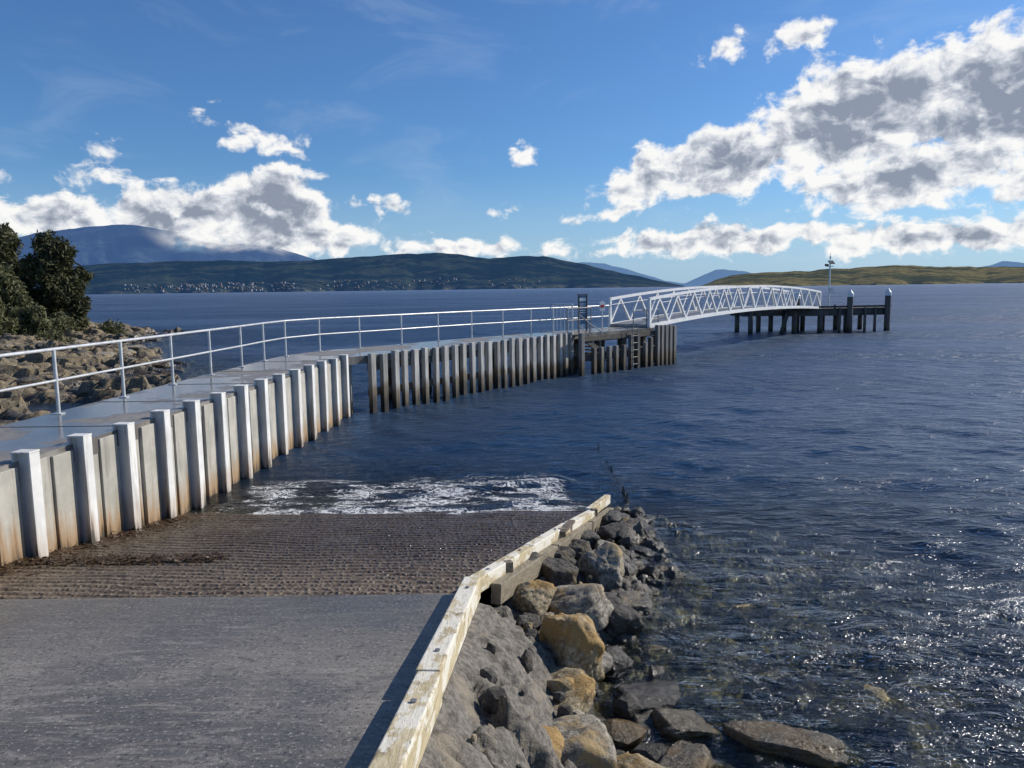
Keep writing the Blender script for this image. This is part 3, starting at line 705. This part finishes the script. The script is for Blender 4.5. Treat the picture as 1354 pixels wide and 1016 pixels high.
# ---------------------------------------------------------------- water
def bed(x,y):
    wx=wallx(y)
    k=kerbx(np.minimum(y,12.3)); bk=bankh(np.maximum(x,k),y)
    r0=1.77-RS*y-.035; bl=sst(-2.2,0,x-k)*sst(12.0,12.5,y); r0=r0*(1-bl)+bk*bl
    r=np.where((x>wx)&(x<k),r0,-2.5)
    b=np.where(x>=k,bk,-2.5)
    l=np.where(x<wx-1.2,shoreh(x,y),-2.5)
    z=np.maximum(np.maximum(r,b),l)
    z=z*(1-sst(13,17,y)*(x>wx))-2.5*sst(13,17,y)*(x>wx)
    return np.maximum(z,-2.5)
nr,nc=1350,720
rr=2.2*np.exp(np.linspace(0,math.log(32000/2.2),nr))[:,None]; th=np.radians(np.linspace(-82,82,nc))[None,:]
X=rr*np.sin(th); YY=rr*np.cos(th)
drr=np.maximum(rr*(math.log(32000/2.2)/nr),rr*math.radians(164)/nc)+0*th
Z=np.zeros_like(X); lost=np.zeros_like(X)
NW=70; lam=np.exp(np.linspace(math.log(.16),math.log(4.0),NW))
warpx=X+.5*np.sin(YY*.31+1)+.25*np.sin(YY*.9+X*.4); warpy=YY+.5*np.sin(X*.27)+.2*np.sin(X*.83-YY*.5)
for i,l in enumerate(lam):
    a=.0039*l**.70; an=math.radians(255)+rng.normal(0,.55); k=2*math.pi/l; phs=rng.uniform(0,6.28)
    wgt=np.clip(l/(2.2*drr)-1,0,1)
    q=k*(warpx*math.cos(an)+warpy*math.sin(an))+phs
    wv=np.sin(q); wv=1-2*np.abs(np.sin(q/2+.3)) if (i%3==0) else wv
    Z+=a*wgt*wv
    lost+=(1-wgt**2)*(a*k)**2/2
gust=.6+.8*fbm(X*.08,YY*.04,4,77); Z*=gust
B=bed(X,YY)
calm=np.clip(.35+(-B)*.8,.3,1); Z*=calm
wob=.35*np.sin(X*.9+.5)+.15*np.sin(X*2.3)+.25*(fbm(X*1.4,YY*.5,3,90)-.5)
inr=sst(-5.4,-4.6,X)*sst(1.3,.6,X)
Z+=.10*np.exp(-((YY-13.1-wob)/.24)**2)*inr*sst(-3.0,-.8,X)+.03*np.exp(-((YY-12.1-wob*.6)/.12)**2)*inr
depth=np.maximum(Z-B,0)
shal=np.exp(-depth*.95)*sst(-2.4,-1.6,B)
edge=11.85+wob*.6
foam=inr*(1.1*np.exp(-((YY-edge+.1)/.2)**2)+.8*sst(11.2,11.9,YY)*sst(14.9,12.7,YY)*sst(-5.2,-3.8,X)+.35*np.exp(-((YY-13.1-wob)/.15)**2))
foam+= .24*np.exp(-((depth-.05)/.07)**2)*(X>-1)*(YY<13)*(YY>3)
foam+= .16*np.exp(-((depth-.08)/.1)**2)*(X<-8)
far=np.clip(lost/lost.max(),0,1)
def water_mat(name,withfoam):
    m,t=newmat(name)
    at=lambda n: t.n('ShaderNodeAttribute',attribute_name=n).outputs['Fac']
    t.N.remove(t.p)
    n1=t.noise(t.mapping(t.pos,(1,1.6,1),rot=(0,0,.35)),4.2,4,.6,.3,'2D'); n2=t.noise(t.mapping(t.pos,(1,2.4,1),rot=(0,0,-.2)),1.3,5,.62,.3,'2D')
    gst=t.mr(t.noise(t.mapping(t.pos,(.5,2.2,1)),.035,4,.6,0,'2D'),.3,.7,.55,1.25)
    b=t.bump(n1,t.m('MULTIPLY',gst,.6),.06); b=t.bump(n2,t.m('MULTIPLY',gst,.7),.27,b)
    fr=t.n('ShaderNodeFresnel'); fr.inputs[0].default_value=1.33; t.L.new(b,fr.inputs['Normal'])
    gl=t.n('ShaderNodeBsdfGlossy'); t.L.new(b,gl.inputs['Normal'])
    gl.inputs[0].default_value=(.88,.92,1,1)
    fa=at('far')
    t.L.new(t.m('ADD',t.m('MULTIPLY',fa,.27),.09),gl.inputs['Roughness'])
    df=t.n('ShaderNodeBsdfDiffuse'); t.L.new(t.mix(fa,(.006,.017,.036),(.012,.038,.085)),df.inputs[0])
    last=df.outputs[0]
    if withfoam:
        tr=t.n('ShaderNodeBsdfTransparent'); tr.inputs[0].default_value=(.86,.90,.76,1)
        body=t.n('ShaderNodeMixShader'); t.L.new(at('shal'),body.inputs[0]); t.L.new(last,body.inputs[1]); t.L.new(tr.outputs[0],body.inputs[2]); last=body.outputs[0]
    w=t.n('ShaderNodeMixShader'); t.L.new(t.m('MULTIPLY',fr.outputs[0],t.mr(fa,0,1,.95,.56,False)),w.inputs[0]); t.L.new(last,w.inputs[1]); t.L.new(gl.outputs[0],w.inputs[2]); last=w.outputs[0]
    if withfoam:
        nz=t.n('ShaderNodeTexNoise'); nz.noise_dimensions='2D'; t.L.new(t.pos,nz.inputs['Vector']); nz.inputs['Scale'].default_value=2.5; nz.inputs['Detail'].default_value=5
        wp2=t.vm('ADD',t.mapping(t.pos,(.8,1.9,1)),t.vm('MULTIPLY',nz.outputs['Color'],(1.1,1.1,0)).outputs[0]).outputs[0]
        vo=t.n('ShaderNodeTexVoronoi',feature='DISTANCE_TO_EDGE',voronoi_dimensions='2D'); t.L.new(wp2,vo.inputs['Vector']); vo.inputs['Scale'].default_value=3.0
        vo2=t.n('ShaderNodeTexVoronoi',feature='DISTANCE_TO_EDGE',voronoi_dimensions='2D'); t.L.new(wp2,vo2.inputs['Vector']); vo2.inputs['Scale'].default_value=9
        lace=t.m('MAXIMUM',t.mr(vo.outputs['Distance'],0,.12,1,0),t.m('MULTIPLY',t.mr(vo2.outputs['Distance'],0,.14,1,0),.7))
        br=t.noise(t.mapping(t.pos,(.8,2.2,1)),1.3,6,.65,0,'2D')
        ff=t.m('MULTIPLY',at('foam'),t.m('MULTIPLY',t.m('ADD',lace,.15),t.mr(br,.4,.6,0,1.5)))
        ff=t.mr(ff,.14,.85,0,.9)
        fd=t.n('ShaderNodeBsdfDiffuse'); fd.inputs[0].default_value=(.7,.71,.71,1)
        fm=t.n('ShaderNodeMixShader'); t.L.new(ff,fm.inputs[0]); t.L.new(last,fm.inputs[1]); t.L.new(fd.outputs[0],fm.inputs[2]); last=fm.outputs[0]
    t.L.new(last,t.out.inputs[0]); return m
nearf=((B>-2.45)[:-1,:-1])&((rr<90)&(th>-9))[:-1,:-1]
grid_obj('water',X,YY,Z,None,attrs={'shal':shal,'foam':foam,'far':far},mats=[water_mat('sea_water',False),water_mat('shallow_sea_water',True)],fidx=nearf)

# ---------------------------------------------------------------- sky
wd=bpy.data.worlds.new('World'); scene.world=wd; wd.use_nodes=True
t=NT(wd.node_tree); bg=t.N['Background']; STR=.1; bg.inputs[1].default_value=STR
try: wd.cycles.sampling_method='MANUAL'; wd.cycles.sample_map_resolution=512
except Exception: pass
sk=t.n('ShaderNodeTexSky',sky_type='NISHITA'); sk.sun_disc=False; sk.sun_elevation=SUN_EL; sk.sun_rotation=SUN_AZ
sk.air_density=1.0; sk.dust_density=.5; sk.ozone_density=2.4
tc=t.n('ShaderNodeTexCoord').outputs['Generated']; sp_=t.n('ShaderNodeSeparateXYZ'); t.L.new(tc,sp_.inputs[0])
az=t.m('MULTIPLY',t.m('ARCTAN2',sp_.outputs[0],sp_.outputs[1]),57.2958)
el=t.m('MULTIPLY',t.m('ARCSINE',sp_.outputs[2]),57.2958)
cb=t.n('ShaderNodeCombineXYZ'); t.L.new(az,cb.inputs[0]); t.L.new(el,cb.inputs[1]); Pp=cb.outputs[0]
BL=[ # az,el,rx,ry,rot,weight
(9.8,7.6,3.4,1.7,.4,1.2),(8.6,5.6,2.2,.9,.3,.9),(15,8.4,5.4,2.3,.15,1.7),(23.5,10.8,7.5,3.5,.25,2.0),(33,11.0,8,4.4,0,2.1),
(27,7.0,7,2.3,.15,1.6),(36,6.4,8,2.,0,1.4),(48,10,10,5,0,1.4),
(15,3.2,8.5,1.1,.03,1.4),(30,3.0,12,1.2,0,1.4),
(-16.8,6.0,4.0,2.7,0,2.1),(-22.5,5.2,5.5,2.0,0,1.8),(-30,4.8,6,1.6,0,1.2),(-16,3.8,6,1.5,0,1.5),(-42,6,8,3,0,1),
(-16.8,10.1,2.6,.95,-.1,.72),(-20.6,10.9,1.1,.8,.9,.4),(-27,7.9,1.8,.9,0,.42),
(-8.4,5.9,1.4,.7,0,.72),(-11.3,6.1,.9,.5,0,.5),(.8,9.7,.9,.55,0,.5),(-.2,5.6,.8,.5,0,.5),(4.4,4.7,.9,.5,0,.45),
(15.2,16.0,1.7,.8,.3,.7),(19.9,15.9,1.7,1.2,.2,.8),
(-3,2.8,7.5,.75,0,.8)]
D=None;U=None
nw=t.n('ShaderNodeTexNoise'); nw.noise_dimensions='2D'; t.L.new(Pp,nw.inputs['Vector']); nw.inputs['Scale'].default_value=.33; nw.inputs['Detail'].default_value=4
Pw=t.vm('ADD',Pp,t.vm('MULTIPLY',t.vm('SUBTRACT',nw.outputs['Color'],(.5,.5,.5)).outputs[0],(2.6,1.9,0)).outputs[0]).outputs[0]
for i,(a,e,rx,ry,ro,wt) in enumerate(BL):
    mp_=t.mapping(Pw,(rx,ry,1),(a,e,0),(0,0,ro),'TEXTURE')
    ln=t.vm('LENGTH',mp_).outputs['Value']
    v=t.m('MULTIPLY',t.m('SUBTRACT',1.1,ln),wt*.9)
    D=v if D is None else t.m('SMOOTH_MAX',D,v,.15)
    dt=t.vm('DOT_PRODUCT',mp_,(-.28,-.8,0)).outputs['Value']
    u_=t.m('ADD',v,dt); U=u_ if U is None else t.m('SMOOTH_MAX',U,u_,.3)
def cn(off,dt=8):
    p=t.mapping(Pp,(1,1.4,1),off)
    return t.noise(p,.46,dt,.58,.2,'2D')
na=cn((0,0,0),10); nb_=cn((.4,.7,0),7)
F=t.m('ADD',t.m('MAXIMUM',D,-1.5),t.m('MULTIPLY',t.m('SUBTRACT',na,.5),2.2))
alpha=t.mr(F,-.02,.5); thick=t.mr(F,.35,1.6,0,1,False)
F2=t.m('SUBTRACT',na,nb_)
under=t.mr(t.m('SUBTRACT',U,D),-.4,.8,0,1,False)
sh=t.m('MULTIPLY',thick,t.m('ADD',.04,t.m('MULTIPLY',under,1.05)))
lit=t.m('ADD',t.m('MULTIPLY',F2,2.9),t.m('SUBTRACT',1.0,sh),clamp=True)
k=1/STR
cc=t.mix(t.mr(lit,.05,.6,0,1,False),(.27*k,.31*k,.39*k),(.66*k,.69*k,.75*k)); cc=t.mix(t.mr(lit,.5,.95,0,1,False),cc,(.98*k,.97*k,.95*k))
tint=t.mix(1.0,sk.outputs[0],(.50,.79,1.13),'MULTIPLY')
hz=t.mr(el,0,9,.6,0); tint=t.mix(hz,tint,(.41*k,.59*k,.82*k))
veil=t.mr(t.noise(t.mapping(Pp,(1,2.6,1),(3,8,0)),.09,5,.6,.5,'2D'),.5,.8,0,.15); tint=t.mix(veil,tint,(.6*k,.7*k,.85*k))
fin=t.mix(t.m('MULTIPLY',alpha,.97),tint,cc)
t.L.new(fin,bg.inputs[0])

# ---------------------------------------------------------------- sun
S=Vector((math.sin(SUN_AZ)*math.cos(SUN_EL),math.cos(SUN_AZ)*math.cos(SUN_EL),math.sin(SUN_EL)))
sl=bpy.data.lights.new('sun','SUN'); sl.energy=4.9; sl.angle=math.radians(.5); sl.color=(1,.92,.80)
so=bpy.data.objects.new('sun',sl); so.rotation_euler=S.to_track_quat('Z','Y').to_euler(); link(so)

# ---------------------------------------------------------------- camera
cd=bpy.data.cameras.new('camera'); cd.sensor_width=36; cd.lens=27.12; cd.clip_end=60000; cd.clip_start=.05
co=bpy.data.objects.new('camera',cd); link(co)
co.matrix_world=Matrix.Translation((0,0,3.45))@Matrix.Rotation(math.radians(90-7.07),4,'X')@Matrix.Rotation(math.radians(-.75),4,'Z')
scene.camera=co
